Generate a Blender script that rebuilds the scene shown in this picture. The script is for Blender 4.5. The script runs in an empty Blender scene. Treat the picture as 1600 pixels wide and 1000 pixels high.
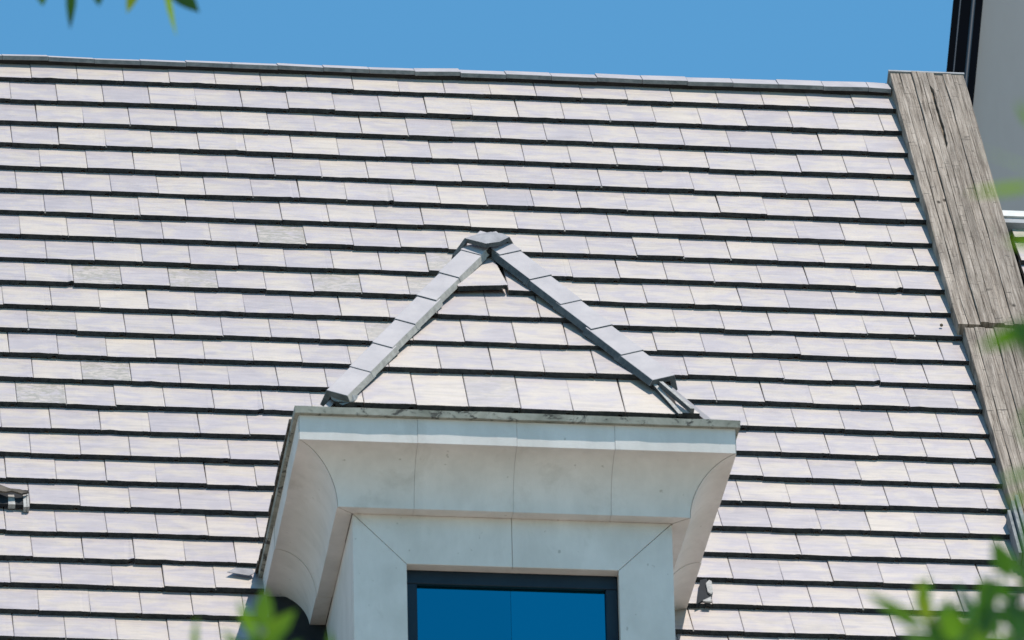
import bpy, bmesh, math, random
from mathutils import Vector, Matrix, noise
random.seed(11)
R = math.radians
scene = bpy.context.scene
COL = scene.collection

# ------------------------------------------------------------------ camera
F_PX = 14038.5                                   # focal length in photo pixels (1600 wide)
CAM = Vector((-3.2551, -51.4776, 1.6))
RIGHT = Vector((0.9928257805, -0.1176834915, -0.0211557393))
DOWN = Vector((0.0340582799, 0.4479372188, -0.8934160742))
FWD = Vector((0.1146167660, 0.8862859831, 0.4487317162))
H = 1.6 + 27.8726                                # roof frame origin above the ground
cd = bpy.data.cameras.new('camera')
cam = bpy.data.objects.new('camera', cd); COL.objects.link(cam)
m = Matrix.Identity(4)
for i in range(3):
    m[i][0] = RIGHT[i]; m[i][1] = -DOWN[i]; m[i][2] = -FWD[i]; m[i][3] = CAM[i]
cam.matrix_world = m
cd.sensor_width = 36; cd.lens = F_PX*36/1600
cd.clip_start = 0.5; cd.clip_end = 5000
cd.dof.use_dof = True; cd.dof.focus_distance = 57.0; cd.dof.aperture_fstop = 7.0
scene.camera = cam

# ------------------------------------------------------------------ sun and sky
SUN = Vector((0.262, -0.275, 1.0)).normalized()      # direction towards the sun
elev = math.asin(SUN.z)
ld = bpy.data.lights.new('sun', 'SUN'); ld.energy = 5.0; ld.angle = R(0.53); ld.color = (1.0, 0.915, 0.83)
sun = bpy.data.objects.new('sun', ld); COL.objects.link(sun)
sun.rotation_euler = SUN.to_track_quat('Z', 'Y').to_euler()
w = bpy.data.worlds.new('World'); scene.world = w; w.use_nodes = True
nt = w.node_tree
bg = nt.nodes['Background']; bg.inputs['Strength'].default_value = 0.14
sky = nt.nodes.new('ShaderNodeTexSky'); sky.sky_type = 'NISHITA'; sky.sun_disc = False
sky.sun_elevation = elev; sky.sun_rotation = math.atan2(SUN.x, SUN.y)
sky.air_density = 1.0; sky.dust_density = 0.0; sky.ozone_density = 4.0; sky.altitude = 0
tint = nt.nodes.new('ShaderNodeMix'); tint.data_type = 'RGBA'; tint.blend_type = 'MULTIPLY'; tint.inputs['Factor'].default_value = 1
tint.inputs['B'].default_value = (0.60, 1.12, 1.12, 1)          # clear deep cyan-blue air
nt.links.new(sky.outputs[0], tint.inputs['A']); nt.links.new(tint.outputs['Result'], bg.inputs[0])
scene.view_settings.view_transform = 'Standard'; scene.view_settings.look = 'None'
scene.view_settings.exposure = 0.22; scene.view_settings.gamma = 1

# ------------------------------------------------------------------ frames
PIT = R(54.95866); G = 0.313; W = 0.30; T = 0.0345
U = Vector((0, math.cos(PIT), math.sin(PIT))); N = Vector((0, -math.sin(PIT), math.cos(PIT)))
def frame(o):
    m = Matrix.Identity(4)
    for i in range(3):
        m[i][0] = (1, 0, 0)[i]; m[i][1] = U[i]; m[i][2] = N[i]; m[i][3] = o[i]
    return m
ROOF = frame((0, 0, H))
YD = -6.062; ZL = -5.469
DORM = frame((0, YD, H+ZL))
def at(x, y, d):                                  # the point d metres in front of the camera seen at a photo pixel
    return CAM + (FWD + RIGHT*((x-800)/F_PX) + DOWN*((y-500)/F_PX))*d
def on_plane(x, y, P0, Nn):
    d = FWD + RIGHT*((x-800)/F_PX) + DOWN*((y-500)/F_PX)
    return CAM + d*((Vector(P0)-CAM).dot(Nn)/d.dot(Nn))
def on_dorm(x, y, h=0): return on_plane(x, y, Vector((0, YD, H+ZL))+N*h, N)
def on_roof(x, y, h=0): return on_plane(x, y, Vector((0, 0, H))+N*h, N)
XF = lambda x, y, z: Vector((x, y, H+z))

# ------------------------------------------------------------------ materials
def mat(name):
    m = bpy.data.materials.new(name); m.use_nodes = True
    return m, m.node_tree, m.node_tree.nodes['Principled BSDF']
def nd(t, typ, **kw):
    n = t.nodes.new(typ)
    for k, v in kw.items():
        if k.startswith('i_'):
            n.inputs[k[2:].replace('_', ' ')].default_value = v
        else: setattr(n, k, v)
    return n
def coords(t, scale=(1, 1, 1), vec=None):
    c = nd(t, 'ShaderNodeTexCoord'); mp = nd(t, 'ShaderNodeMapping'); mp.inputs['Scale'].default_value = scale
    t.links.new(vec or c.outputs['Object'], mp.inputs['Vector']); return mp.outputs[0]
def noise_n(t, vec, scale, detail=4, rough=.6, dist=0):
    n = nd(t, 'ShaderNodeTexNoise'); n.inputs['Scale'].default_value = scale; n.inputs['Detail'].default_value = detail
    n.inputs['Roughness'].default_value = rough; n.inputs['Distortion'].default_value = dist
    t.links.new(vec, n.inputs['Vector']); return n.outputs['Fac']
def ramp(t, fac, stops, interp='LINEAR'):
    r = nd(t, 'ShaderNodeValToRGB'); cr = r.color_ramp; cr.interpolation = interp
    while len(cr.elements) < len(stops): cr.elements.new(.5)
    for e, (p, c) in zip(cr.elements, stops):
        e.position = p; e.color = (c, c, c, 1) if isinstance(c, (int, float)) else (*c, 1)
    t.links.new(fac, r.inputs[0]); return r.outputs[0]
def mix(t, fac, a, b, mode='MIX'):
    n = nd(t, 'ShaderNodeMix', data_type='RGBA', blend_type=mode)
    for s, v in ((n.inputs['Factor'], fac), (n.inputs['A'], a), (n.inputs['B'], b)):
        if isinstance(v, bpy.types.NodeSocket): t.links.new(v, s)
        elif isinstance(v, (int, float)): s.default_value = v
        else: s.default_value = (*v, 1)
    return n.outputs['Result']
def math_n(t, op, a, b):
    n = nd(t, 'ShaderNodeMath', operation=op)
    for s, v in ((n.inputs[0], a), (n.inputs[1], b)):
        if isinstance(v, bpy.types.NodeSocket): t.links.new(v, s)
        else: s.default_value = v
    return n.outputs[0]
def bump(t, p, h, strength=.2, dist=.01):
    b = nd(t, 'ShaderNodeBump'); b.inputs['Strength'].default_value = strength; b.inputs['Distance'].default_value = dist
    t.links.new(h, b.inputs['Height']); t.links.new(b.outputs[0], p.inputs['Normal'])

def tile_face_mat():
    m, t, p = mat('tile_face')
    at_ = nd(t, 'ShaderNodeAttribute', attribute_name='tone'); sep = nd(t, 'ShaderNodeSeparateColor')
    t.links.new(at_.outputs['Color'], sep.inputs[0]); tone, stain, rnd = sep.outputs
    c = nd(t, 'ShaderNodeTexCoord'); add = nd(t, 'ShaderNodeVectorMath', operation='ADD')
    comb = nd(t, 'ShaderNodeCombineXYZ'); r50 = math_n(t, 'MULTIPLY', rnd, 61.0)
    t.links.new(r50, comb.inputs[0]); t.links.new(r50, comb.inputs[2])
    t.links.new(c.outputs['Object'], add.inputs[0]); t.links.new(comb.outputs[0], add.inputs[1]); v = add.outputs[0]
    cloud = noise_n(t, coords(t, (1, 1.7, 1), v), 5.5, 5, .55, .6)
    streak = noise_n(t, coords(t, (1, 6, 1), v), 3.6, 6, .6, .9)
    fine = noise_n(t, coords(t, (1, 2.5, 1), v), 90, 3, .6)
    f = math_n(t, 'ADD', math_n(t, 'MULTIPLY', cloud, 1.15), math_n(t, 'MULTIPLY', streak, .60))
    f = math_n(t, 'SUBTRACT', f, .235)
    f = math_n(t, 'ADD', f, math_n(t, 'MULTIPLY', math_n(t, 'SUBTRACT', tone, .5), .27))
    colr = ramp(t, f, [(.44, (.312, .272, .280)), (.58, (.342, .297, .297)), (.67, (.378, .324, .290)), (.88, (.422, .358, .292))])
    st = ramp(t, noise_n(t, coords(t, (1, 8, 1), v), 3.5, 5, .6, .9), [(.34, .82), (.48, .97), (.66, 1.05)])
    colr = mix(t, 1.0, colr, st, 'MULTIPLY')
    colr = mix(t, .8, colr, ramp(t, tone, [(0., .90), (1., 1.06)]), 'MULTIPLY')
    colr = mix(t, .7, colr, ramp(t, fine, [(.3, .86), (.7, 1.06)]), 'MULTIPLY')
    # lichen-stained tiles
    ln = noise_n(t, coords(t, (1, 2.2, 1), v), 16, 8, .72, .8)
    lm = math_n(t, 'MULTIPLY', ramp(t, ln, [(.44, 0.), (.56, 1.)]), stain)
    colr = mix(t, lm, colr, (.205, .185, .145))
    # faint specks of dirt
    sp = ramp(t, noise_n(t, v, 42, 2, .5), [(.74, 0.), (.79, .55)])
    colr = mix(t, sp, colr, (.22, .19, .16))
    # dirt gathers as a band just under the tile above
    t.links.new(colr, p.inputs['Base Color'])
    p.inputs['IOR'].default_value = 1.62; p.inputs['Roughness'].default_value = .38; p.inputs['Specular IOR Level'].default_value = 1.0
    bump(t, p, math_n(t, 'ADD', math_n(t, 'MULTIPLY', cloud, .6), math_n(t, 'MULTIPLY', fine, .25)), .25, .006)
    return m
def noisy(name, c0, c1, scale=12, rough=.8, stretch=(1, 1, 1), b=.3, spec=.3, metallic=0., lo=.35, hi=.65, det=6):
    m, t, p = mat(name)
    n = noise_n(t, coords(t, stretch), scale, det, .65, .2)
    t.links.new(ramp(t, n, [(lo, c0), (hi, c1)]), p.inputs['Base Color'])
    p.inputs['Roughness'].default_value = rough; p.inputs['Specular IOR Level'].default_value = spec
    p.inputs['Metallic'].default_value = metallic
    if b: bump(t, p, n, b, .006)
    return m
M = {}
M['face'] = tile_face_mat()
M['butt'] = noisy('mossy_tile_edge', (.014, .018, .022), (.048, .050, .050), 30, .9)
M['side'] = noisy('tile_side', (.22, .175, .14), (.36, .29, .235), 25, .9)
M['mortar'] = noisy('mortar', (.26, .25, .235), (.42, .41, .39), 40, .9)
M['deck'] = noisy('dark_underlay', (.02, .02, .022), (.04, .038, .036), 8, .95)
M['ridge'] = noisy('ridge_tile_face', (.285, .270, .285), (.360, .335, .340), 6, .6, (1, 1, 1), .2, .35)
M['ridge_edge'] = noisy('ridge_tile_edge', (.13, .145, .155), (.24, .25, .25), 20, .85)
M['ridge_edge_lit'] = noisy('hip_tile_edge_lit', (.28, .265, .24), (.42, .40, .36), 22, .85)  # sunlit copy of the edge for left hips, light put into the colour
M['ridge_edge_shaded'] = noisy('hip_tile_edge_shaded', (.055, .066, .074), (.11, .12, .125), 22, .85)  # shaded copy for right hip edges and undersides, shade put into the colour
M['lead'] = noisy('lead_sheet', (.21, .205, .215), (.32, .31, .32), 10, .8, spec=.2)
M['moss'] = noisy('mossy_lead', (.02, .02, .016), (.12, .10, .08), 14, .9, (1, 1, 1), .6)
M['wall_low'] = noisy('render_wall', (.50, .48, .44), (.62, .60, .56), 2, .85)
M['frame'] = noisy('dark_window_frame', (.004, .012, .024), (.008, .020, .034), 3, .45, b=0)
M['shade'] = noisy('shade_fill', (.01, .012, .014), (.02, .022, .025), 3, .9, b=0)  # near-black for slabs that paint in shade on the roof

def stone_mat():
    m, t, p = mat('painted_stone')
    v = coords(t)
    big = noise_n(t, v, 1.6, 5, .6, .4); mid = noise_n(t, coords(t, (1, 1, .35)), 9, 6, .65, .2); fine = noise_n(t, v, 130, 3, .6)
    c = ramp(t, big, [(.30, (.560, .530, .495)), (.62, (.665, .628, .598))])
    c = mix(t, .55, c, ramp(t, mid, [(.25, .82), (.7, 1.06)]), 'MULTIPLY')
    # soot patches
    soot = ramp(t, noise_n(t, coords(t, (1, 1, .8)), 2.3, 6, .7, .5), [(.57, 0.), (.74, .42)])
    c = mix(t, soot, c, (.30, .275, .235))
    dots = ramp(t, noise_n(t, v, 26, 2, .4), [(.74, 0.), (.79, .5)])
    c = mix(t, dots, c, (.24, .21, .17))
    t.links.new(c, p.inputs['Base Color']); p.inputs['Roughness'].default_value = .85
    p.inputs['Specular IOR Level'].default_value = .25
    bump(t, p, math_n(t, 'ADD', fine, mid), .22, .004)
    return m
M['stone'] = stone_mat()
def lip_mat():
    m, t, p = mat('weathered_gutter_lip')
    v = coords(t)
    c = ramp(t, noise_n(t, v, 5, 6, .65, .3), [(.30, (.15, .155, .125)), (.65, (.34, .335, .29))])
    dk = ramp(t, noise_n(t, coords(t, (1, 1, 1.5)), 10, 8, .75, 1.2), [(.54, 0.), (.61, .92)])
    c = mix(t, dk, c, (.028, .028, .026))
    t.links.new(c, p.inputs['Base Color']); p.inputs['Roughness'].default_value = .9
    bump(t, p, dk, .3, .004)
    return m
M['lip'] = lip_mat()
def wood_mat():
    m, t, p = mat('weathered_timber')
    at_ = nd(t, 'ShaderNodeAttribute', attribute_name='tone'); sep = nd(t, 'ShaderNodeSeparateColor')
    t.links.new(at_.outputs['Color'], sep.inputs[0]); tone = sep.outputs[0]; rnd = sep.outputs[2]
    c = nd(t, 'ShaderNodeTexCoord'); add = nd(t, 'ShaderNodeVectorMath', operation='ADD'); comb = nd(t, 'ShaderNodeCombineXYZ')
    r50 = math_n(t, 'MULTIPLY', rnd, 37.0); t.links.new(r50, comb.inputs[1]); t.links.new(r50, comb.inputs[2])
    t.links.new(c.outputs['Object'], add.inputs[0]); t.links.new(comb.outputs[0], add.inputs[1]); v = add.outputs[0]
    warp = noise_n(t, coords(t, (1, .5, 1), v), 3.0, 3, .5)
    g1 = noise_n(t, coords(t, (44, 1.3, 4), v), 1.6, 7, .72, 1.1)
    g2 = noise_n(t, coords(t, (90, 2.0, 4), v), 1.6, 5, .7, .5)
    col = ramp(t, g1, [(.31, (.048, .037, .028)), (.42, (.190, .155, .124)), (.56, (.330, .278, .232)), (.78, (.49, .425, .365))])
    col = mix(t, .5, col, ramp(t, g2, [(.32, .42), (.60, 1.12)]), 'MULTIPLY')
    col = mix(t, .7, col, ramp(t, tone, [(0., .82), (1., 1.14)]), 'MULTIPLY')
    brd = ramp(t, noise_n(t, coords(t, (3, .8, 1), v), 2.0, 4, .6, .5), [(.32, .66), (.60, 1.12)])
    col = mix(t, .8, col, brd, 'MULTIPLY')
    grn = ramp(t, noise_n(t, coords(t, (5, 1, 1), v), 1.5, 6, .7, .4), [(.62, 0.), (.75, .5)])
    col = mix(t, grn, col, (.13, .135, .095))
    kn = nd(t, 'ShaderNodeTexVoronoi', feature='F1'); kn.inputs['Scale'].default_value = 3.4
    t.links.new(coords(t, (1.6, .9, 1), v), kn.inputs['Vector'])
    kk = ramp(t, kn.outputs['Distance'], [(.04, 1.), (.085, 0.)])
    col = mix(t, kk, col, (.055, .045, .035))
    # weathering checks across the grain
    xc = ramp(t, noise_n(t, coords(t, (6, 26, 1), v), 1.3, 4, .6, 1.4), [(.62, 0.), (.66, .8)])
    col = mix(t, xc, col, (.07, .06, .05))
    t.links.new(col, p.inputs['Base Color']); p.inputs['Roughness'].default_value = .88
    p.inputs['Specular IOR Level'].default_value = .2
    bump(t, p, math_n(t, 'ADD', g1, math_n(t, 'MULTIPLY', g2, .7)), .7, .008)
    return m
M['wood'] = wood_mat()
def glass_mat(name, c):
    m, t, p = mat(name)
    p.inputs['Base Color'].default_value = (*c, 1); p.inputs['Metallic'].default_value = 1
    p.inputs['Roughness'].default_value = .05
    bump(t, p, noise_n(t, coords(t), 1.3, 2, .5), .04, .02)
    return m
M['glass_a'] = glass_mat('tinted_glass', (.003, .18, .255)); M['glass_b'] = glass_mat('tinted_glass_lighter', (.003, .195, .275))
def flat_wall():
    m, t, p = mat('grey_tower_wall')
    n = noise_n(t, coords(t, (1, 1, .12)), 1.1, 4, .5, .2); n2 = noise_n(t, coords(t, (1, 1, .3)), 14, 5, .6)
    c = ramp(t, n, [(.3, (.168, .174, .172)), (.7, (.192, .197, .202))])
    c = mix(t, .3, c, ramp(t, n2, [(.3, .92), (.7, 1.05)]), 'MULTIPLY')
    t.links.new(c, p.inputs['Base Color']); p.inputs['Roughness'].default_value = .7
    return m
M['tower'] = flat_wall()
M['tower_dark'] = noisy('dark_cladding', (.0002, .0012, .003), (.0003, .002, .005), 2, .7, b=0, spec=.02)
M['tower_rib'] = noisy('blue_cladding_rib', (.003, .014, .026), (.005, .02, .036), 2, .6, b=0, spec=.15)
M['coping'] = noisy('white_coping', (.42, .42, .40), (.58, .58, .56), 9, .6)
M['coping_grey'] = noisy('grey_coping_face', (.20, .21, .22), (.28, .29, .30), 9, .7)
M['ground'] = noisy('paved_ground', (.24, .21, .165), (.34, .30, .24), .4, .9, b=0)
M['bark'] = noisy('bark', (.10, .075, .05), (.20, .155, .11), 12, .9, (4, 4, 1), .6)
def leaf_mat():
    m, t, p = mat('leaf')
    at_ = nd(t, 'ShaderNodeAttribute', attribute_name='tone'); sep = nd(t, 'ShaderNodeSeparateColor')
    t.links.new(at_.outputs['Color'], sep.inputs[0])
    c = ramp(t, sep.outputs[0], [(0., (.006, .040, .012)), (.45, (.050, .140, .010)), (.8, (.160, .260, .016)), (1., (.300, .330, .024))])
    t.links.new(c, p.inputs['Base Color']); p.inputs['Roughness'].default_value = .5
    tr = nd(t, 'ShaderNodeBsdfTranslucent'); t.links.new(mix(t, 1.0, c, (1.5, 1.6, .6), 'MULTIPLY'), tr.inputs[0])
    ms = nd(t, 'ShaderNodeMixShader'); ms.inputs[0].default_value = .45
    t.links.new(p.outputs[0], ms.inputs[1]); t.links.new(tr.outputs[0], ms.inputs[2])
    t.links.new(ms.outputs[0], t.nodes['Material Output'].inputs['Surface'])
    return m
M['leaf'] = leaf_mat()

# ------------------------------------------------------------------ mesh helpers
def link(name, bm, mats, parent=None, mw=None, label=None, smooth=False):
    """bm is in the frame mw (default world); becomes ONE mesh object."""
    me = bpy.data.meshes.new(name)
    bmesh.ops.recalc_face_normals(bm, faces=bm.faces) if not getattr(bm, 'is_open', False) else None
    bm.to_mesh(me); bm.free()
    for mm in (mats if isinstance(mats, (list, tuple)) else [mats]): me.materials.append(mm)
    if smooth:
        for f in me.polygons: f.use_smooth = True
    o = bpy.data.objects.new(name, me); COL.objects.link(o)
    mw = mw or Matrix.Identity(4)
    if parent is not None:
        o.parent = parent; o.matrix_parent_inverse = Matrix.Identity(4)
        o.matrix_local = WM[parent.name].inverted() @ mw
    else: o.matrix_world = mw
    WM[o.name] = mw
    if label: o['label'] = label
    return o
WM = {}
def empty(name, loc, label, cat, group=None, parent=None):
    o = bpy.data.objects.new(name, None); COL.objects.link(o)
    o.location = loc; WM[o.name] = Matrix.Translation(loc); o['label'] = label; o['category'] = cat
    if group: o['group'] = group
    return o
def box(bm, x0, x1, y0, y1, z0, z1, mi=0, bev=0):
    v = [bm.verts.new(p) for p in ((x0,y0,z0),(x1,y0,z0),(x1,y1,z0),(x0,y1,z0),(x0,y0,z1),(x1,y0,z1),(x1,y1,z1),(x0,y1,z1))]
    fs = [bm.faces.new([v[i] for i in q]) for q in ((0,3,2,1),(4,5,6,7),(0,1,5,4),(1,2,6,5),(2,3,7,6),(3,0,4,7))]
    for f in fs: f.material_index = mi
    return fs
def prism(bm, pts, off, mi=0, mi_side=None):
    """polygon pts (Vectors) extruded by vector off (Vector or list)"""
    a = [bm.verts.new(p) for p in pts]
    b = [bm.verts.new(Vector(p)+(off if isinstance(off, Vector) else off[i])) for i, p in enumerate(pts)]
    fs = [bm.faces.new(a), bm.faces.new(b[::-1])]
    for f in fs: f.material_index = mi
    n = len(a)
    for i in range(n):
        f = bm.faces.new((a[i], b[i], b[(i+1) % n], a[(i+1) % n])); f.material_index = mi if mi_side is None else mi_side
    return fs
def bevel(bm, w, seg=2):
    bm.normal_update()
    bmesh.ops.bevel(bm, geom=[e for e in bm.edges if e.calc_face_angle(0) > .5], offset=w, segments=seg, affect='EDGES', profile=.5, clamp_overlap=True)
def tube(bm, pts, radii, n=8, mi=0):
    rings = []
    for i, p in enumerate(pts):
        d = (pts[min(i+1, len(pts)-1)]-pts[max(i-1, 0)]).normalized()
        a = d.cross(Vector((0.3, .2, 1)).normalized() if abs(d.z) < .9 else Vector((1, 0, 0))).normalized(); b = d.cross(a)
        rings.append([bm.verts.new(p+(a*math.cos(2*math.pi*k/n)+b*math.sin(2*math.pi*k/n))*radii[i]) for k in range(n)])
    for r0, r1 in zip(rings, rings[1:]):
        for k in range(n): bm.faces.new((r0[k], r0[(k+1) % n], r1[(k+1) % n], r1[k])).material_index = mi
    bm.faces.new(rings[0][::-1]); bm.faces.new(rings[-1])

def tone_layer(bm): return bm.loops.layers.float_color.get('tone') or bm.loops.layers.float_color.new('tone')
def add_tile(bm, x0, x1, y0, length=.40, rnd=None, stain=0., tone=None, lift=0., rot=0., chip=False, gauge=G, z0=0., joint=None):
    """one flat concrete tile: x0..x1 wide, butt at y0, top face at z0 above the frame plane, leaning down up-slope"""
    lay = tone_layer(bm)
    rnd = random.random() if rnd is None else rnd
    tone = min(1, max(0, random.gauss(.5, .19))) if tone is None else tone
    wd = x1-x0; xs = [0, .004] + [wd*f for f in (.2, .4, .6, .8)] + [wd-.040, wd-.036, wd-.014, wd-.010, wd-.003, wd]
    dy = random.gauss(0, .0028); dz = random.gauss(0, .0014)+lift; sk = random.gauss(0, .005)+rot; dzs = random.gauss(0, .004)
    slope = T/gauge
    tf, tb, bf, bb = [], [], [], []
    wv = .0045*noise.noise(Vector((x0*.55, y0*1.9, 7.3)))+.0025*noise.noise(Vector((x0*2.3, y0*3.1, 1.3)))
    dy += wv; dz += .003*noise.noise(Vector((x0*.8, y0*.8, 4.4)))
    nick = random.random() < .07; ni = random.randint(2, 5)
    for i, x in enumerate(xs):
        e = 0 if 0 < i < len(xs)-1 else 1
        yy = y0+dy+sk*(x-wd/2)+random.gauss(0, .0011)
        if chip and x > wd-.02: yy += .016
        if e: yy += .0015
        if nick and i == ni: yy += .006
        zz = z0+dz+dzs*(x-wd/2)-(.0012 if e else 0)
        nt_ = .013 if wd-.037 < x < wd-.013 and wd > .15 else 0
        xx = x0+x-sk*.0
        tf.append(bm.verts.new((xx, yy, zz)))
        tb.append(bm.verts.new((xx-sk*length, y0+length, zz-slope*length)))
        bf.append(bm.verts.new((xx, yy+random.gauss(0, .0008), zz-T+.002+random.gauss(0, .0013)+nt_)))
        bb.append(bm.verts.new((xx-sk*length, y0+length, zz-slope*length-T+.003+nt_)))
    fs = []
    n = len(xs)
    for i in range(n-1):
        for q, mi in (((tf[i], tf[i+1], tb[i+1], tb[i]), 0), ((bf[i+1], bf[i], bb[i], bb[i+1]), 2), ((bf[i], bf[i+1], tf[i+1], tf[i]), 1)):
            f = bm.faces.new(q); f.material_index = mi; fs.append(f)
    for q in ((tf[0], tb[0], bb[0], bf[0]), (tf[-1], bf[-1], bb[-1], tb[-1])):
        f = bm.faces.new(q); f.material_index = 2; fs.append(f)
    f = bm.faces.new([*tb, *bb[::-1]]); f.material_index = 2; fs.append(f)
    for f in fs:
        for l in f.loops: l[lay] = (tone, stain, rnd, 1)
    if joint:
        x = x1+.0015; s = .0035+random.random()*.003
        for f in box(bm, x-s, x+s, y0-.001, y0+.007, z0-.012, z0-.004, 3):
            for l in f.loops: l[lay] = (tone, 0, rnd, 1)

# ------------------------------------------------------------------ the ground
bm = bmesh.new(); box(bm, -1500, 1500, -1500, 1500, -.5, 0)
g = link('ground', bm, M['ground']); g['kind'] = 'structure'

# ------------------------------------------------------------------ the house
house = empty('house', (1.0, -5.0, 0), 'house with pale grey flat-tiled steep roof and a white hipped dormer', 'house')
X_L, X_R, K_END = -3.6, 5.985, 36
OL = {1:.92,2:.44,3:.96,4:.39,5:.95,6:.41,7:.97,8:.41,9:.92,10:.44,11:-.06,12:.42,13:-.01,14:.44,15:.07,16:-.28,17:.27,18:-.26,19:.17,20:-.34,21:.15,22:-.32,23:.19,24:-.33}
OR = {8:.41,9:.95,10:.42,11:.94,12:.42,13:.96,14:.44,15:.97,16:.54,17:.06,18:.50,19:.0,20:.48,21:.0,22:.47,23:.99}
stain_pts = [((ROOF.inverted() @ on_roof(x, y)), s) for (x, y, s) in
             [(440, 361, 1.), (150, 427, 1.), (302, 430, .9), (165, 579, 1.), (65, 612, 1.), (690, 408, .7), (738, 200, .35), (595, 514, .6), (507, 437, .8), (83, 497, .35), (650, 440, .6)]]
CHIPPED = [ROOF.inverted() @ on_roof(x, y) for (x, y) in [(112, 439), (609, 314), (410, 640), (205, 874), (1374, 598), (1408, 451)]]
bm = bmesh.new(); tone_layer(bm)
vent_c = ROOF.inverted() @ on_roof(22, 778)
def seam(k): return (ROOF.inverted() @ on_roof(768, 368+39*(k-7.6))).x
def row_of(k, o, xa, xb):
    n = math.floor(xa/W-o)-1
    while True:
        x0 = (o+n)*W+.0015; x1 = x0+W-.0029; n += 1
        if x0 > xb: break
        if x1 < xa: continue
        a, b = max(x0, xa), min(x1, xb)
        if b-a < .02: continue
        y0 = -k*G; st = 0
        for (p, s) in stain_pts:
            if a < p.x < b and y0 < p.y < y0+G: st = s
        chip = any(a-.02 < p.x-.0 < b+.02 and abs(p.x-b) < .05 and y0-.05 < p.y < y0+.15 for p in CHIPPED)
        if k == 19 and a < vent_c.x+.05 < b+.0:      # the tile with the hole
            add_tile(bm, a, b, y0+.20, .2, z0=-.02); continue
        if random.random() < .05: kw = dict(lift=random.uniform(.002, .006), rot=random.gauss(0, .010))
        else: kw = {}
        add_tile(bm, a, b, y0, length=(.30 if k == 1 else .40), stain=st, chip=chip, tone=(.5 if st else None), joint=(random.random() < .16), **kw)
for k in range(1, K_END+1):
    ol = OL.get(k, (.45 if k % 2 else .95)); orr = OR.get(k, ol)
    if k <= 7: row_of(k, ol, X_L, X_R)
    else:
        row_of(k, ol, X_L, seam(k)-.005); row_of(k, orr, seam(k)+.005, X_R)
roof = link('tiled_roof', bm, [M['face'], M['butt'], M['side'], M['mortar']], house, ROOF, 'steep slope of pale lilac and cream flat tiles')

# deck under the tiles and the back slope
bm = bmesh.new()
yr = .02; eave = -K_END*G
zt = -.085
prof = []   # in world YZ
def wyz(y, z): q = ROOF @ Vector((0, y, z)); return (q.y, q.z)
a = wyz(.0, zt); b = wyz(eave+.02, zt)
prof = [(b[0], b[1]), (a[0], a[1]), (a[0]*1+.1, a[1]-.02), (a[0]+9.2, b[1]), (a[0]+9.2, b[1]-.3), (b[0], b[1]-.3)]
prism(bm, [Vector((X_L, y, z)) for y, z in prof], Vector((6.44-X_L, 0, 0)))
link('roof_deck', bm, M['deck'], house)
# walls beneath the eave, with windows, down to the ground
bm = bmesh.new()
ye = b[0]+.45; ztop = b[1]-.1
box(bm, X_L+.1, 6.35, ye, a[0]+8.8, 0, ztop-.2)
wall = link('wall', bm, M['wall_low'], house)
for fl in range(6):
    for xw in (-1.6, 2.0):
        bm = bmesh.new(); z0 = 1.0+fl*3.2
        box(bm, xw, xw+1.4, ye-.05, ye+.02, z0, z0+.07); box(bm, xw, xw+1.4, ye-.05, ye+.02, z0+1.53, z0+1.6)
        box(bm, xw, xw+.07, ye-.05, ye+.02, z0+.073, z0+1.527); box(bm, xw+1.33, xw+1.4, ye-.05, ye+.02, z0+.073, z0+1.527)
        wf = link('window', bm, M['frame'], house)
        bm = bmesh.new(); box(bm, xw+.073, xw+1.327, ye-.02, ye-.01, z0+.073, z0+1.527)
        link('pane', bm, M['glass_a'], wf)

# ridge tiles
nr = 0
x = math.floor((X_L)/W)*W+.093
ri = 0
while x < 5.88:
    x1 = min(x+W, 5.945)
    if x >= X_L:
        f = min(1, max(0, (x+.15)/5.9)); q = R(30.5+11.5*f**1.4+random.gauss(0, .7))
        p0 = Vector((0, 0, H)) + U*(-.30*G+random.gauss(0, .0015)) + N*(.010+random.gauss(0, .001))
        wv = Vector((0, math.cos(q), math.sin(q))); tv = Vector((0, -math.sin(q), math.cos(q))); t = .029
        ww = .145
        A0 = p0; A1 = p0+tv*t; B1 = A1+wv*ww; Cc = B1+Vector((0, ww*.75, -ww*.75)); C0 = Cc-Vector((0, .02, .02)); B0 = p0+wv*(ww-.01)
        bm = bmesh.new(); tlt = random.gauss(0, .002)
        s0 = x+.001; s1 = x1-.0015
        pa = [Vector((s0, v.y, v.z+tlt)) for v in (A0, A1, B1, Cc, C0, B0)]
        prism(bm, pa, [Vector((s1-s0, 0, -2*tlt))]*6, 1, 0)
        for fc in bm.faces:
            c = fc.calc_center_median(); vs = {round(v.co.z, 4) for v in fc.verts}
            if abs(fc.calc_area()-(s1-s0)*t) < .0012: fc.material_index = 1
        bevel(bm, .0018, 1)
        link('ridge_tile', bm, [M['ridge'], M['ridge_edge']], roof, None)
    x += W; ri += 1
# mortar bed under the ridge
bm = bmesh.new(); box(bm, X_L+.05, 5.9, -.30*G+.02, -.03, -.05, -.0)
link('ridge_bedding', bm, M['deck'], roof, ROOF)

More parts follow.
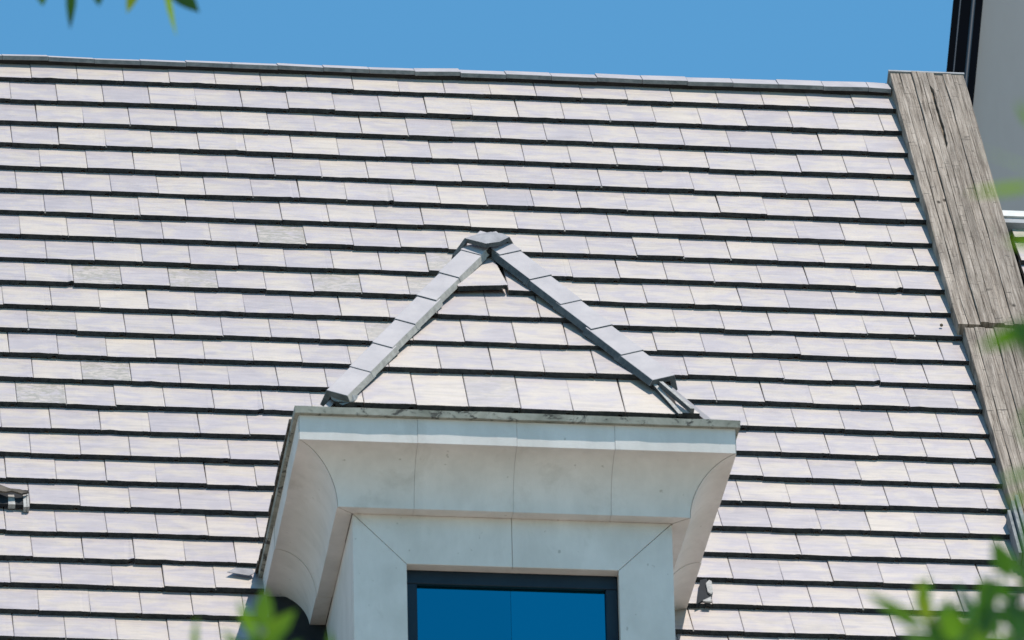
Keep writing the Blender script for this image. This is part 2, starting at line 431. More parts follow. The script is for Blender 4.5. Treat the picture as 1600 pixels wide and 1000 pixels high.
# ------------------------------------------------------------------ hole and lifted bits of the slope
def poly_on(ptspx, h, thick, hs=None, plane=on_roof):
    return [plane(x, y, (hs[i] if hs else h)) for i, (x, y) in enumerate(ptspx)]
bm = bmesh.new()
prism(bm, poly_on([(-30, 752), (0, 757), (16, 763), (30, 764), (45, 768.5), (34, 771), (28, 769), (18, 766.5), (10, 768), (-30, 764)], 0, 0, [.03, .05, .05, .05, .03, .05, .05, .06, .06, .05]), -N*.012)
link('broken_tile', bm, M['moss'], roof, None, 'ragged dark broken tile over a hole near the left edge')
bm = bmesh.new()
prism(bm, poly_on([(12.5, 773), (22, 773), (24, 788), (13, 788)], .008, 0), -N*.03)
link('exposed_batten', bm, M['mortar'], roof)
bm = bmesh.new()
prism(bm, poly_on([(35.5, 768), (40.5, 769), (42, 792), (37, 792)], .01, 0), -N*.035)
prism(bm, poly_on([(41.3, 769), (44.5, 769.5), (46.3, 791), (42.7, 792)], .012, 0), -N*.035)
link('tile_fragment', bm, M['mortar'], roof, None, 'upright pale fragment beside the hole')
bm = bmesh.new()
prism(bm, poly_on([(355, 893.5), (368, 887), (394, 888.5), (398, 895), (390, 899)], 0, 0, [.018, .008, .012, .02, .02]), -N*.004)
link('lead_flashing', bm, M['lead'], roof, None, 'bent blue-grey lead flashing beside the left dormer eave')
bm = bmesh.new()
prism(bm, poly_on([(1103, 911), (1108, 906), (1112, 908), (1114, 925), (1111, 928), (1106, 925)], .02, 0), -N*.02)
link('broken_tile', bm, M['mortar'], roof, None, 'small pale broken piece beside the right dormer eave')
bm = bmesh.new()
prism(bm, poly_on([(1094, 906), (1104, 904), (1113, 930), (1110, 940), (1098, 938), (1088, 944)], .008, 0), -N*.03)  # dark slab laid in to paint the shade of the recess
link('gap_shade', bm, M['shade'], roof, None, 'dark slab painting in the shade where a tile is broken away')
bm = bmesh.new()
prism(bm, poly_on([(1098, 938), (1111, 932), (1112, 940), (1102, 939.5)], .02, 0), -N*.01)
link('broken_tile', bm, M['mortar'], roof)
bm = bmesh.new()
c = on_roof(1471, 508, .005); bmesh.ops.create_icosphere(bm, subdivisions=2, radius=.011, matrix=Matrix.Translation(c))
link('snail', bm, M['bark'], roof, None, 'small brown round lump on a tile near the verge')

bm = bmesh.new()
prism(bm, poly_on([(-30, 764), (16, 765), (35.5, 768), (37, 789), (-30, 785)], .004, 0), -N*.02)  # black slab added so the hole looks shaded
link('hole_shade', bm, M['shade'], roof, None, 'black slab painting in the shade under the broken tile at the left edge')
bm = bmesh.new(); box(bm, 1.40, 1.74, -31*G, -22.3*G, -.03, .012)  # dark strip added to deepen the dormer's shadow on the tiles
link('dormer_shade_strip', bm, M['shade'], roof, ROOF, 'dark strip standing in for the shadow beside the left flank of the dormer')
# ------------------------------------------------------------------ dormer
bm = bmesh.new()
XA, XB, YF = 1.726, 3.554, -5.707           # wall faces
ZT, ZB = -5.963, -9.2
OX0, OX1, OZ = 2.030, 3.241, -6.268         # window opening
# structural core behind the stone facing
def wbox(bm, x0, x1, y0, y1, z0, z1, mi=0): return box(bm, x0, x1, y0, y1, H+z0, H+z1, mi)
wbox(bm, XA+.03, OX0-.004, YF+.03, -3.3, ZB, ZT+.25)
wbox(bm, OX1+.004, XB-.03, YF+.03, -3.3, ZB, ZT+.25)
wbox(bm, OX0-.003, OX1+.003, YF+.03, -3.3, OZ+.004, ZT+.25)
wbox(bm, OX0-.003, OX1+.003, YF+.30, -3.3, ZB, OZ+.003)
dormer = link('dormer', bm, M['stone'], house, None, 'white hipped dormer with curved cornice and blue-reflecting window')
gp = .0012
def slab(name, pts, y, th, label=None):
    bm = bmesh.new(); prism(bm, [Vector((px, y, H+pz)) for px, pz in pts], Vector((0, th, 0))); bevel(bm, .002, 1)
    return link(name, bm, M['stone'], dormer, None, label)
XM = 2.634
slab('lintel_panel', [(XA+gp*2, ZT), (XM-gp, ZT), (XM-gp, OZ), (OX0+gp, OZ)], YF, .029)
slab('lintel_panel', [(XM+gp, ZT), (XB-gp*2, ZT), (OX1-gp, OZ), (XM+gp, OZ)], YF, .029)
slab('jamb_panel', [(XA, ZT-gp*2), (OX0, OZ-gp*2), (OX0, ZB), (XA, ZB)], YF, .029)
slab('jamb_panel', [(XB, ZT-gp*2), (XB, ZB), (OX1, ZB), (OX1, OZ-gp*2)], YF, .029)
# side facings
for sx, xo in ((-1, XA), (1, XB)):
    for ya, yb in ((YF+.030, YF+.10), (YF+.103, -4.95), (-4.947, -4.2), (-4.197, -3.5)):
        bm = bmesh.new(); x0, x1 = (xo, xo+.029) if sx < 0 else (xo-.029, xo)
        wbox(bm, x0, x1, ya, yb, ZB, ZT); bevel(bm, .0015, 1)
        link('side_panel', bm, M['stone'], dormer)
# cornice: profile (outward offset, z), swept round three sides in blocks
FO = .331; FZ0, FZ1 = -5.666, -5.514
prof = [(0.0, ZT+.0), (.090, ZT-.003)]
for i in range(0, 15):
    th = math.pi/2*i/14
    prof.append((.092+(FO-.092)*(1-math.cos(th)), (ZT-.003)+(FZ0-ZT+.003)*math.sin(th)))
# concave cavetto: centre outside-below
prof = [(0.0, ZT)]+[(.090, ZT-.003)]
for i in range(0, 15):
    th = math.pi/2*i/14                        # th=0 at wall foot (vertical tangent), 90deg at fascia (horizontal tangent)
    prof.append((FO-(FO-.092)*math.cos(th), (ZT-.003)+(FZ0-ZT+.003)*math.sin(th)))
prof += [(FO, FZ1), (0, FZ1)]
def cpt(side, o, z, s):
    """side F: s is X on the front; L/R: s is Y on a flank; mitre when s is None"""
    if side == 'F0': return Vector((XA-o, YF-o, H+z))
    if side == 'F1': return Vector((XB+o, YF-o, H+z))
    if side == 'F': return Vector((s, YF-o, H+z))
    if side == 'L': return Vector((XA-o, s, H+z))
    if side == 'R': return Vector((XB+o, s, H+z))
def block(name, ea, eb, prof, m, bw=0, nudge=Vector((0, 0, 0))):
    bm = bmesh.new()
    A = [bm.verts.new(cpt(ea[0], o, z, ea[1])+nudge) for o, z in prof]; B = [bm.verts.new(cpt(eb[0], o, z, eb[1])+nudge) for o, z in prof]
    n = len(A)
    for i in range(n):
        f = bm.faces.new((A[i], A[(i+1) % n], B[(i+1) % n], B[i]))
        f.smooth = 2 <= i <= 15
    bm.faces.new(A[::-1]); bm.faces.new(B)
    bm.normal_update()
    for e in bm.edges:
        if len(e.link_faces) == 2 and e.calc_face_angle(0) > .5: e.smooth = False
    if bw: bmesh.ops.bevel(bm, geom=[e for e in bm.edges if e.calc_face_angle(0) > .9], offset=bw, segments=1, affect='EDGES')
    return link(name, bm, m, dormer)
g2 = .0007
fx = [None, 2.068, XM, 3.195, None]
for i in range(4):
    ea = ('F0', None) if i == 0 else ('F', fx[i]+g2); eb = ('F1', None) if i == 3 else ('F', fx[i+1]-g2)
    block('cornice_block', ea, eb, prof, M['stone'], nudge=Vector((0, random.gauss(0, .0015), 0)))
for sd, e in (('L', 'F0'), ('R', 'F1')):
    ys = [None, -6.038+.72, -6.038+1.46, -3.55]; jit = [.003, .0, .0035]; sg = -1 if sd == 'L' else 1
    for i in range(3):
        ea = (e, None) if i == 0 else (sd, ys[i]+.002); eb = (sd, ys[i+1]-(.002 if i < 2 else 0))
        block('cornice_block', ea, eb, prof, M['stone'], nudge=Vector((sg*(.0015+jit[i]), (.003 if i == 0 else 0), -jit[i]*.5)))
# weathered lip on top
lo = FO+.027
lp = [(0.02, FZ1+.001), (lo, FZ1+.001), (lo+.002, ZL-.002), (lo-.004, ZL), (0.02, ZL)]
lpath = [('L', -3.5), ('F0', None), ('F1', None), ('R', -3.5)]
bm = bmesh.new(); rings = []
for e in lpath:
    rings.append([bm.verts.new(cpt(e[0], o, z, e[1])) for o, z in lp])
for a_, b_ in zip(rings, rings[1:]):
    for i in range(len(lp)): bm.faces.new((a_[i], a_[(i+1) % 5], b_[(i+1) % 5], b_[i]))
bm.faces.new(rings[0]); bm.faces.new(rings[-1][::-1])
bmesh.ops.subdivide_edges(bm, edges=[e for e in bm.edges if e.calc_length() > .8], cuts=40, use_grid_fill=True)
for v in bm.verts:
    nn = noise.noise(v.co*9); v.co.z += nn*.0025; v.co.y += noise.noise(v.co*14+Vector((5, 0, 0)))*.002
link('eaves_lip', bm, M['lip'], dormer, None, 'green-grey mossy stone lip along the dormer eaves')
# mossy edges of the flank tiles on the lip
for sx in (-1, 1):
    bm = bmesh.new(); y = YD+.12
    while y < -3.7:
        l = random.uniform(.10, .26); xo = (XA-lo+.012) if sx < 0 else (XB+lo-.012)
        xx = xo+random.uniform(-.012, .01)*sx*-1
        x0, x1 = (xx-.02, xx+.25) if sx < 0 else (xx-.25, xx)
        box(bm, x0, x1, y, y+l-.006, H+ZL+.002, H+ZL+.012+random.random()*.016)
        y += l
    link('flank_eaves_tiles', bm, M['moss'], dormer)
# window
bm = bmesh.new(); yf = YF+.082
wbox(bm, OX0, OX1, yf, yf+.07, OZ-.082, OZ+.0)
wbox(bm, OX0, OX0+.066, yf, yf+.07, ZB, OZ-.084); wbox(bm, OX1-.066, OX1, yf, yf+.07, ZB, OZ-.084)
bevel(bm, .003, 1)
link('window_frame', bm, M['frame'], dormer, None, 'dark navy window frame')
for (xa, xb, mm) in ((OX0+.068, XM-.0008, 'glass_a'), (XM+.0008, OX1-.068, 'glass_b')):
    bm = bmesh.new(); wbox(bm, xa, xb, yf+.035, yf+.045, ZB, OZ-.085)
    link('window_pane', bm, M[mm], dormer)
# reveal lining of the opening
bm = bmesh.new()
wbox(bm, OX0+.002, OX1-.002, YF+.0295, yf-.001, OZ+.0005, OZ+.0035)
link('window_reveal', bm, M['stone'], dormer)

# dormer roof: hips
APX, HX = 2.645, .160            # apex X, hip run per row
KA = 7.06
hipx = lambda k, s: APX+s*(KA-k)*HX
# deck
apex = DORM @ Vector((APX, KA*G, -.055)); yb = -2.2
e0 = DORM @ Vector((0, .02, -.055))
bm = bmesh.new()
vs = [Vector((1.53, e0.y, e0.z)), Vector((3.76, e0.y, e0.z)), Vector((3.76, -3.4, e0.z)), Vector((1.53, -3.4, e0.z))]
v = [bm.verts.new(q) for q in vs]; va = bm.verts.new(apex); vb = bm.verts.new((apex.x, yb, apex.z))
for q in ((v[0], v[1], va), (v[1], v[2], vb, va), (v[3], v[0], va, vb), (v[2], v[3], vb), (v[0], v[3], v[2], v[1])): bm.faces.new(q)
link('dormer_roof_deck', bm, M['deck'], dormer)
# front tiles
bm = bmesh.new(); tone_layer(bm)
KS = [.19, 1.60, 2.69, 3.74, 4.78]; JO = [2.065, 2.241, 2.405, 2.573, 2.712]
for i, (k, j) in enumerate(zip(KS, JO)):
    gauge = (KS[i+1]-k)*G if i < 4 else 1.9*G
    n = -6
    while j+n*.299 < 4:
        x0 = j+n*.299; n += 1
        if x0 < 1.3: continue
        kw = {}
        if i == 4: kw = dict(rot=.13 if x0 < 2.6 else 0, lift=.020 if x0 < 2.6 else 0)
        add_tile(bm, x0+.0015, x0+.2965, k*G, gauge+.09 if i < 4 else .75, stain=(.35 if i == 0 and 2.3 < x0 < 2.4 else 0), gauge=gauge if i < 4 else .42, tone=min(1, max(.2, random.gauss(.55, .2))), **kw)
for s in (-1, 1):
    a_ = Vector((hipx(0, s)-s*.055, 0, 0)); d = Vector((-s*HX, G, 0)).normalized(); nrm = Vector((d.y, -d.x, 0))*s
    if nrm.x*s < 0: nrm = -nrm
    bmesh.ops.bisect_plane(bm, geom=list(bm.verts)+list(bm.edges)+list(bm.faces), plane_co=a_, plane_no=nrm, clear_outer=True)
link('dormer_front_tiles', bm, [M['face'], M['butt'], M['side'], M['mortar']], dormer, DORM, 'triangle of pale tiles on the dormer front with one tile slipped askew')
# flank slopes
for s in (-1, 1):
    bm = bmesh.new()
    pA = DORM @ Vector((hipx(.1, s), .1*G, -.02)); pB = DORM @ Vector((APX, KA*G, -.02)); pC = Vector((APX, yb, pB.z)); pD = Vector((pA.x, -3.4, pA.z))
    nn = (pB-pA).cross(pD-pA).normalized()
    if nn.z < 0: nn = -nn
    prism(bm, [pA, pB, pC, pD], -nn*.03); link('flank_tiles', bm, M['ridge'], dormer)

# hip tiles
def hip_cap(s, k0, k1, wf, lift):
    p0 = Vector((hipx(k0, s), k0*G, 0)); p1 = Vector((hipx(k1, s), k1*G, 0))
    bm = bmesh.new(); t = .036
    hd = (p1-p0).normalized(); pf = Vector((-s*hd.y, s*hd.x, 0))       # inward in the front plane
    if pf.x*s > 0: pf = -pf
    # flank direction: down the side plane, perpendicular to the hip
    hw = (DORM.to_3x3() @ hd); yv = Vector((0, 1, 0)); sn = hw.cross(yv).normalized()
    if sn.z < 0: sn = -sn
    pw = sn.cross(hw).normalized()
    if pw.z > 0: pw = -pw
    inv = DORM.to_3x3().transposed()
    ps = inv @ pw; ns = inv @ sn; nf = Vector((0, 0, 1)); nb = (nf+ns).normalized()
    def sec(p, h):
        b = p+nb*(.030+h)+nf*.012
        return [b+pf*wf-nf*t, b+pf*(wf-.020), b, b+ps*.11, b+ps*.11-ns*t, b-nb*t*1.15]
    s0 = sec(p0, lift); s1 = sec(p1, lift*.1-.002)
    # the lower end is cut a little askew
    A = [bm.verts.new(q) for q in s0]; B = [bm.verts.new(q) for q in s1]; n = 6
    for i in range(n):
        f = bm.faces.new((A[i], A[(i+1) % n], B[(i+1) % n], B[i])); f.material_index = 1 if i in (0, 3) else (2 if i in (4, 5) else 0)
    f = bm.faces.new(A[::-1]); f.material_index = 2; bm.faces.new(B).material_index = 2
    bmesh.ops.bisect_plane(bm, geom=list(bm.verts)+list(bm.edges)+list(bm.faces), plane_co=Vector((APX+s*.002, 0, 0)), plane_no=Vector((-s, 0, 0)), clear_outer=True)
    bmesh.ops.holes_fill(bm, edges=[e for e in bm.edges if e.is_boundary], sides=0)
    bevel(bm, .0014, 1)
    return link('hip_tile', bm, [M['ridge'], M['ridge_edge_lit'] if s < 0 else M['ridge_edge_shaded'], M['ridge_edge_shaded']], dormer, DORM)
st = .945
k = .36
while k < 6.7:
    hip_cap(-1, k, min(k+st+.12, 6.86), .148+random.gauss(0, .002), (.006+random.random()*.004)); k += st
k = 1.36
while k < 6.7:
    hip_cap(1, k, min(k+st+.12, 6.86), .170+random.gauss(0, .002), (.006+random.random()*.004)); k += st
# closed end under the lowest left hip tile
bm = bmesh.new()
prism(bm, [on_dorm(x, y, h) for x, y, h in ((513.5, 610, .030), (550, 614, .030), (554, 626, .008), (535, 633, -.012), (518, 624, -.004))], Vector((0.035, .06, .05)))
link('hip_end_plug', bm, M['ridge_edge'], dormer)
# apex cap
bm = bmesh.new(); h = .085
P = {n_: on_dorm(x, y, hh) for n_, x, y, hh in (('L', 726, 372, h), ('C', 759.5, 380.5, h+.01), ('R', 796, 370, h), ('M', 781, 377.5, h), ('B', 767, 362, h+.012), ('BL', 746, 366, h+.006), ('BR', 786, 365, h+.006))}
prism(bm, [P['L'], P['C'], P['B'], P['BL']], -N*.028, 0, 1)
prism(bm, [P['C'], P['M'], P['R'], P['BR'], P['B']], -N*.028, 0, 1)
for s, tip, nm in ((-1, (707, 398), 'L'), (1, (806, 387), 'R')):
    a_ = P[nm]; t_ = on_dorm(*tip, .01)
    bk = Vector((0, .28, 0)); prism(bm, [a_, a_+bk, t_+bk, t_], Vector((-s*.022, 0, -.006)), 2)
link('apex_cap', bm, [M['lead'], M['ridge_edge_shaded'], M['ridge_edge_shaded']], dormer, None, 'folded grey cap where the dormer hips meet')
# mortar filling under the apex cap
bm = bmesh.new(); prism(bm, [on_dorm(x, y, .035) for x, y in ((728, 384), (762, 392), (797, 382), (767, 369))], -N*.05)
link('apex_bedding', bm, M['deck'], dormer)
# dormer ridge tiles running back (seen from the side)
for i in range(5):
    bm = bmesh.new(); y0 = apex.y+.10+i*.3; za = apex.z+.07
    prism(bm, [Vector((APX-.13, y0, za-.14)), Vector((APX, y0, za)), Vector((APX+.13, y0, za-.14)), Vector((APX+.11, y0, za-.15)), Vector((APX, y0, za-.03)), Vector((APX-.11, y0, za-.15))], Vector((0, .297, 0)))
    link('dormer_ridge_tile', bm, M['ridge'], dormer)
# exposed hip battens at the lower right, where a hip tile is missing
def bar(bm, pa, pb, h0, h1, wx, th, mi=0, ms=1):
    a_, b_ = on_dorm(*pa, h0), on_dorm(*pb, h1); wv = Vector((wx, 0, 0))
    prism(bm, [a_, a_+wv, b_+wv, b_], -N*th, mi, ms)
bm = bmesh.new(); bar(bm, (1030, 596), (1079, 638), .045, .045, .022, .032)
link('hip_batten', bm, [M['mortar'], M['ridge_edge_shaded']], dormer, None, 'exposed grey batten where the lowest right hip tile is missing')
bm = bmesh.new(); bar(bm, (1020, 600), (1060, 646), .012, .012, .024, .02)
link('hip_mortar', bm, [M['mortar'], M['butt']], dormer)
bm = bmesh.new(); bar(bm, (1010, 597), (1074, 645), -.012, -.012, .06, .05)
link('hip_bedding', bm, [M['deck'], M['butt']], dormer)

# ------------------------------------------------------------------ timber verge
def planks(name, xa, xb, ya, yb, z0, z1, cuts, label, notch=None, skew=0.):
    bm = bmesh.new(); lay = tone_layer(bm)
    n = max(2, int(abs(ya-yb)/.06))
    for i, (c0, c1) in enumerate(zip(cuts, cuts[1:])):
        rnd = random.random(); tone = random.random(); zz = z1+random.gauss(0, .0055); sd = random.random()*50
        x0 = xa+(xb-xa)*c0+.0015; x1 = xa+(xb-xa)*c1-.0015
        L = []
        for j in range(n+1):
            y = yb+(ya-yb)*j/n
            if j == 0: y += random.gauss(0, .004)+skew*(c0-.5)
            jl = noise.noise(Vector((sd, y*3, 0)))*.006; jr = noise.noise(Vector((sd+9, y*3, 0)))*.003
            if notch and i == notch[0] and notch[1] < y < notch[2]: jl += .014+.012*noise.noise(Vector((0, y*12, 3)))
            wz = noise.noise(Vector((sd+3, y*1.3, 0)))*.004 + (.010*max(0, 1-j/4) if skew else 0)
            a_ = [(x0+jl, y, z0), (x0+jl, y, zz+wz-.002), (x0+jl+.002, y, zz+wz), (x1+jr-.002, y, zz+wz), (x1+jr, y, zz+wz-.002), (x1+jr, y, z0)]
            L.append([bm.verts.new(q) for q in a_])
        fs = []
        for a_, b_ in zip(L, L[1:]):
            for q in range(6): fs.append(bm.faces.new((a_[q], a_[(q+1) % 6], b_[(q+1) % 6], b_[q])))
        fs.append(bm.faces.new(L[0][::-1])); fs.append(bm.faces.new(L[-1]))
        for f in fs:
            for l in f.loops: l[lay] = (tone, 0, rnd, 1)
    # boarding behind the joints
    return link(name, bm, M['wood'], house, ROOF, label)
planks('verge_boarding', 5.950, 6.445, .30*G, -10.88*G, -.02, .068, [0, .13, .29, .40, .49, .60, .72, .84, 1], 'upper run of weathered grey verge planks', (4, -.95, -.12), .02)
planks('verge_boarding', 5.985, 6.51, -11.0*G, -K_END*G, -.03, .07, [0, .12, .25, .36, .50, .61, .74, .86, 1], 'lower run of weathered grey verge planks')
bm = bmesh.new(); box(bm, 5.957, 6.44, .2*G, -10.8*G, -.03, .052); box(bm, 5.993, 6.50, -11.02*G, -K_END*G+.02, -.04, .054)
link('verge_backing', bm, M['bark'], house, ROOF)
bm = bmesh.new(); box(bm, 5.943, 6.45, .302*G, .36*G, -.03, .076)
link('verge_top_trim', bm, M['coping_grey'], house, ROOF)
# split strips sticking up near the foot of the verge
bm = bmesh.new()
for (xa, xb, ka, kb, h_) in ((5.945, 5.965, 18.45, 20.1, .075), (5.972, 5.992, 18.25, 20.15, .105), (6.0, 6.02, 18.1, 20.2, .12)):
    box(bm, xa, xb, -kb*G, -ka*G, -.02, h_)
link('split_batten', bm, [M['ridge_edge']], house, ROOF, 'dark split strips beside the foot of the verge')

# ------------------------------------------------------------------ lower roof beyond the verge
bm = bmesh.new(); tone_layer(bm)
XR2 = 10.5
for k in range(0, 30):
    kk = 6.62+k*1.0
    if kk > K_END: break
    o = (.62 if k % 2 else .12); n = math.floor(6.51/W)-1
    while (n+o)*W < XR2:
        x0 = (n+o)*W; n += 1
        if x0+W < 6.56: continue
        add_tile(bm, max(x0, 6.50)+.0015, x0+W-.002, -kk*G, .40, joint=random.random() < .15)
link('lower_roof_tiles', bm, [M['face'], M['butt'], M['side'], M['mortar']], house, ROOF, 'glimpse of a lower tiled slope beyond the timber verge')
bm = bmesh.new(); p_ = [(ROOF @ Vector((0, y, z))) for y, z in ((-5.9*G, -.085), (-K_END*G, -.085))]
prism(bm, [Vector((6.51, p_[0].y, p_[0].z)), Vector((6.51, p_[1].y, p_[1].z)), Vector((6.51, p_[0].y+5, p_[1].z))], Vector((XR2-6.51, 0, 0)))
link('lower_roof_deck', bm, M['deck'], house)
bm = bmesh.new(); box(bm, 6.44, XR2, -5.98*G, -5.74*G, .0, .05)
link('coping', bm, M['coping'], house, ROOF)
bm = bmesh.new(); box(bm, 6.445, XR2, -6.18*G, -5.985*G, -.06, .035)
link('coping_face', bm, M['coping_grey'], house, ROOF)
bm = bmesh.new(); box(bm, 6.6, XR2-.2, p_[1].y+.45, p_[0].y+4.5, 0, p_[1].z-.05)
link('wall', bm, M['wall_low'], house)

# ------------------------------------------------------------------ grey tower behind
tower = empty('tower_building', (14, 12, 0), 'tall plain grey tower wall with a dark blue-black edge behind the roof', 'tower')
def xw(z): return 7.735+.1295*(z-4.016)
bm = bmesh.new(); zt_ = 14.0
prism(bm, [Vector((xw(-H)*1, 6, 0)), Vector((34, 6, 0)), Vector((34, 6, H+zt_)), Vector((xw(zt_), 6, H+zt_))], Vector((5, 14, 0)))
link('wall', bm, M['tower'], tower)
bm = bmesh.new()
prism(bm, [Vector((xw(-H)-.214, 5.95, 0)), Vector((xw(-H)-.002, 5.95, 0)), Vector((xw(zt_)-.002, 5.95, H+zt_)), Vector((xw(zt_)-.214, 5.95, H+zt_))], Vector((4.6, 13, 0)))
clad = link('edge_cladding', bm, M['tower_dark'], tower, None, 'dark blue-black cladding strip along the tower edge')
for off, rr, mm in ((-.160, .006, 'tower_rib'), (-.062, .016, 'tower_rib')):
    bm = bmesh.new(); tube(bm, [Vector((xw(z)+off, 5.95, H+z)) for z in (-H+.05, zt_)], [rr, rr], 12)
    link('cladding_rib', bm, M[mm], clad, None, None, True)

# ------------------------------------------------------------------ trees with out-of-focus leaves
def add_leaf(bm, lay, base, tip, wd, tone, up=None, fold=.18, droop=.06):
    d = tip-base; L = d.length; d = d/L
    up = up or Vector((random.gauss(0, .5), -.7+random.gauss(0, .4), .8)).normalized()
    s = d.cross(up).normalized(); nn = s.cross(d).normalized()
    st_ = []
    for f, ww in ((0, .06), (.14, .55), (.34, 1.), (.56, .92), (.78, .55), (1, .03)):
        c = base+d*(L*f)-nn*(droop*L*f*f); hw = wd*.5*ww
        st_.append((bm.verts.new(c-s*hw+nn*hw*fold), bm.verts.new(c), bm.verts.new(c+s*hw+nn*hw*fold)))
    for a_, b_ in zip(st_, st_[1:]):
        for i in (0, 1):
            f = bm.faces.new((a_[i], a_[i+1], b_[i+1], b_[i])); f.smooth = True
            for l in f.loops: l[lay] = (tone, 0, 0, 1)
def tree(label, foot, stems, leaves, crown, seed=3):
    random.seed(seed)
    t = empty('tree', (foot[0], foot[1], 0), label, 'tree', 'trees in front of the roof')
    bm = bmesh.new()
    for pts, r0, r1 in stems:
        P_ = []
        for a_, b_ in zip(pts, pts[1:]):
            for j in range(4): P_.append(a_.lerp(b_, j/4))
        P_.append(pts[-1]); tube(bm, P_, [r0+(r1-r0)*i/(len(P_)-1) for i in range(len(P_))], 8)
    link('trunk', bm, M['bark'], t, None, None, True)
    bm = bmesh.new(); lay = tone_layer(bm)
    for base, tip, wd, tone in leaves:
        up = (-FWD+Vector((random.gauss(0, .45), random.gauss(0, .45), random.gauss(0, .45)))).normalized()
        add_leaf(bm, lay, base, tip, wd, tone, up)
    for c, r, n in crown:
        for i in range(n):
            q = Vector((random.gauss(0, 1), random.gauss(0, 1), random.gauss(0, .8)))
            q = q.normalized()*r*(random.random()**.45); b_ = c+q
            d = (q.normalized()*.6+Vector((random.gauss(0, .5), random.gauss(0, .5), random.gauss(-.1, .5)))).normalized()
            add_leaf(bm, lay, b_, b_+d*random.uniform(.08, .14), random.uniform(.022, .036), min(1, max(0, random.gauss(.45, .22))))
    me = bpy.data.meshes.new('foliage'); bm.to_mesh(me); bm.free(); me.materials.append(M['leaf'])
    o = bpy.data.objects.new('foliage', me); COL.objects.link(o); o.parent = t
    o.matrix_local = WM[t.name].inverted()
    return t
def lv(lst, d):
    out = []
    for bx, by, tx, ty, wpx, tone in lst:
        dd = d+random.uniform(-.4, .4)
        out.append((at(bx, by, dd), at(tx, ty, dd+random.uniform(-.03, .03)), 1.12*wpx*dd/F_PX, tone))
    return out
# bottom left: tip of a tree standing below the frame
D1 = 20.
lf = lv([(412, 985, 413, 918, 30, .72), (404, 1000, 370, 938, 22, .62), (414, 1002, 462, 953, 27, .82), (400, 1015, 448, 982, 24, .72), (395, 1030, 345, 985, 20, .5),
         (303, 1030, 306, 962, 11, .75), (372, 990, 362, 930, 9, .85), (520, 1030, 514, 984, 10, .75), (430, 1040, 470, 1000, 24, .6), (385, 1050, 402, 985, 30, .55), (420, 1060, 400, 990, 28, .35), (440, 1060, 432, 985, 22, .3)], D1)
c0 = at(412, 1130, D1); f0 = at(300, 1130, D1+.5)
tree('nearest small cluster of blurred light green leaves rising at bottom left', (f0.x, f0.y),
     [([Vector((f0.x, f0.y, 0)), Vector((f0.x+.1, f0.y, f0.z*.5)), f0-Vector((0, 0, .6)), c0], .11, .02), ([c0, at(408, 1060, D1), at(408, 985, D1)], .006, .002), ([c0, at(330, 1090, D1), at(304, 1020, D1)], .006, .002)],
     lf, [(at(380, 1230, D1), .17, 150), (at(250, 1450, D1), .45, 900)], 5)
# bottom right: denser crown reaching into the corner
D2 = 19.
random.seed(8)
lf = lv([(1448, 985, 1352, 924, 22, .80), (1452, 975, 1434, 904, 26, .92), (1450, 940, 1449, 898, 12, .45), (1530, 1000, 1498, 905, 30, .22), (1595, 940, 1528, 903, 20, .38),
         (1580, 905, 1552, 842, 32, .50), (1612, 930, 1582, 862, 20, .55), (1500, 1010, 1470, 950, 30, .55), (1560, 1000, 1545, 925, 30, .50), (1600, 990, 1560, 940, 28, .30),
         (1470, 1020, 1410, 985, 26, .60), (1510, 1015, 1525, 960, 26, .65), (1575, 1015, 1600, 950, 30, .45), (1540, 1020, 1500, 985, 28, .25), (1600, 1020, 1570, 985, 34, .25),
         (1465, 1010, 1452, 955, 22, .42), (1490, 1000, 1440, 960, 24, .70), (1625, 900, 1595, 835, 22, .35), (1620, 880, 1600, 800, 20, .45)], D2)
for i in range(38):
    x_ = random.uniform(1450, 1650); y_ = random.uniform(985 if x_ < 1520 else 945, 1070); an = random.uniform(-2.6, -.5)
    lf += lv([(x_, y_, x_+math.cos(an)*60, y_+math.sin(an)*60, random.uniform(18, 28), random.uniform(.05, .75))], D2+random.uniform(-1.2, 1.2))
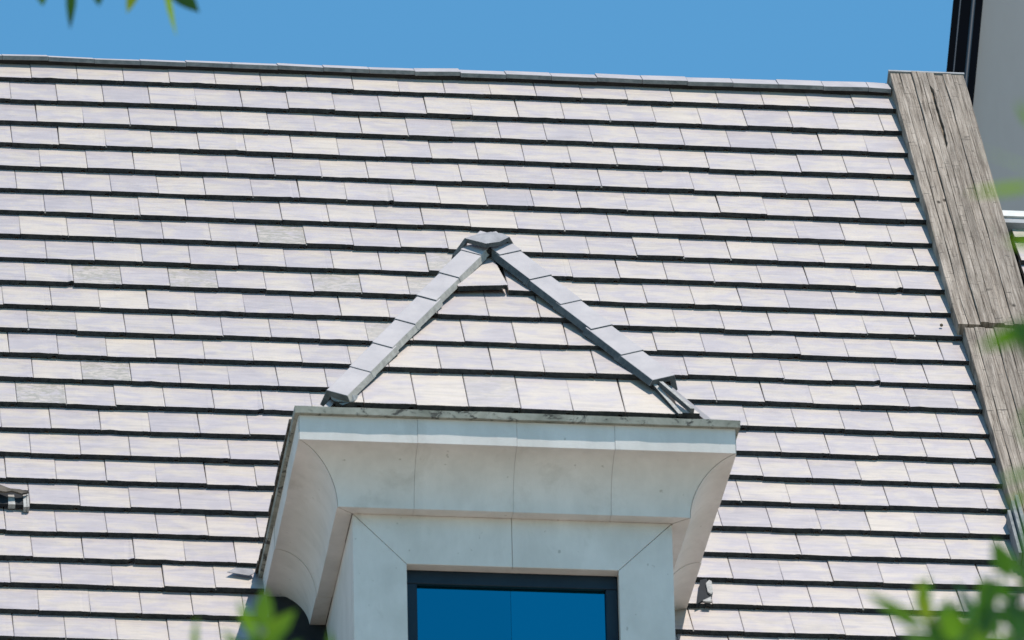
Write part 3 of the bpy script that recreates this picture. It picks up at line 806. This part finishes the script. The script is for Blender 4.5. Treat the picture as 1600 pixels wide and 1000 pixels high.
# right edge sprays
lf += lv([(1625, 288, 1514, 304, 15, .80), (1620, 270, 1530, 228, 12, .75), (1630, 500, 1532, 545, 34, .55), (1625, 520, 1570, 508, 26, .30), (1625, 378, 1572, 378, 20, .62),
          (1625, 735, 1556, 752, 18, .50), (1620, 770, 1565, 790, 14, .60), (1625, 560, 1585, 520, 28, .22), (1630, 640, 1590, 655, 20, .4), (1612, 700, 1588, 660, 12, .45), (1618, 200, 1590, 160, 14, .7),], 15.5)
c0 = at(1560, 1150, D2); f0 = at(1900, 1300, D2+.5); e0_ = at(1690, 560, 15.5)
tree('dense blurred green leaves filling the bottom right corner and right edge', (f0.x, f0.y),
     [([Vector((f0.x, f0.y, 0)), Vector((f0.x-.1, f0.y, f0.z*.5)), f0, c0], .13, .02), ([c0, at(1540, 1050, D2), at(1450, 960, D2)], .006, .002), ([c0, at(1600, 1000, D2), at(1598, 900, D2)], .006, .002),
      ([f0, at(1760, 1000, 17), at(1700, 800, 15.5), e0_, at(1680, 240, 15.5)], .05, .004), ([e0_, at(1600, 505, 15.5)], .005, .002), ([at(1684, 350, 15.5), at(1610, 290, 15.5)], .004, .002)],
     lf, [(at(1600, 1110, D2), .10, 120), (at(1720, 1400, D2), .40, 1100), (at(1740, 700, 15.5), .06, 30)], 6)
# top left: hanging tips
D3 = 29.
random.seed(9)
lf = lv([(63, -45, 66, 9, 26, .55), (113, -40, 109, 46, 15, .12), (148, -30, 156, 9, 26, .25), (214, -30, 199, 20, 17, .95), (258, -40, 271, 57, 16, .82), (262, -30, 311, 19, 28, .08), (285, -40, 296, 4, 24, .2), (180, -50, 172, -4, 20, .4), (40, -50, 30, -8, 20, .4), (330, -60, 345, -10, 20, .4)], D3)
top = at(160, -160, D3); f0 = at(-700, -100, D3)
tree('hanging leaf tips blurred against the sky at top left', (f0.x, f0.y),
     [([Vector((f0.x, f0.y, 0)), Vector((f0.x+.2, f0.y, f0.z*.5)), f0, at(-300, -190, D3), top, at(330, -130, D3)], .16, .008)] +
     [([at(x_, -140, D3), at(x_+8, -80, D3), at(x_+4, -30, D3)], .004, .002) for x_ in (60, 110, 150, 210, 262, 290)],
     lf, [(at(160, -150, D3), .10, 60), (at(20, -190, D3), .2, 150), (at(-350, -380, D3), .7, 1400)], 7)
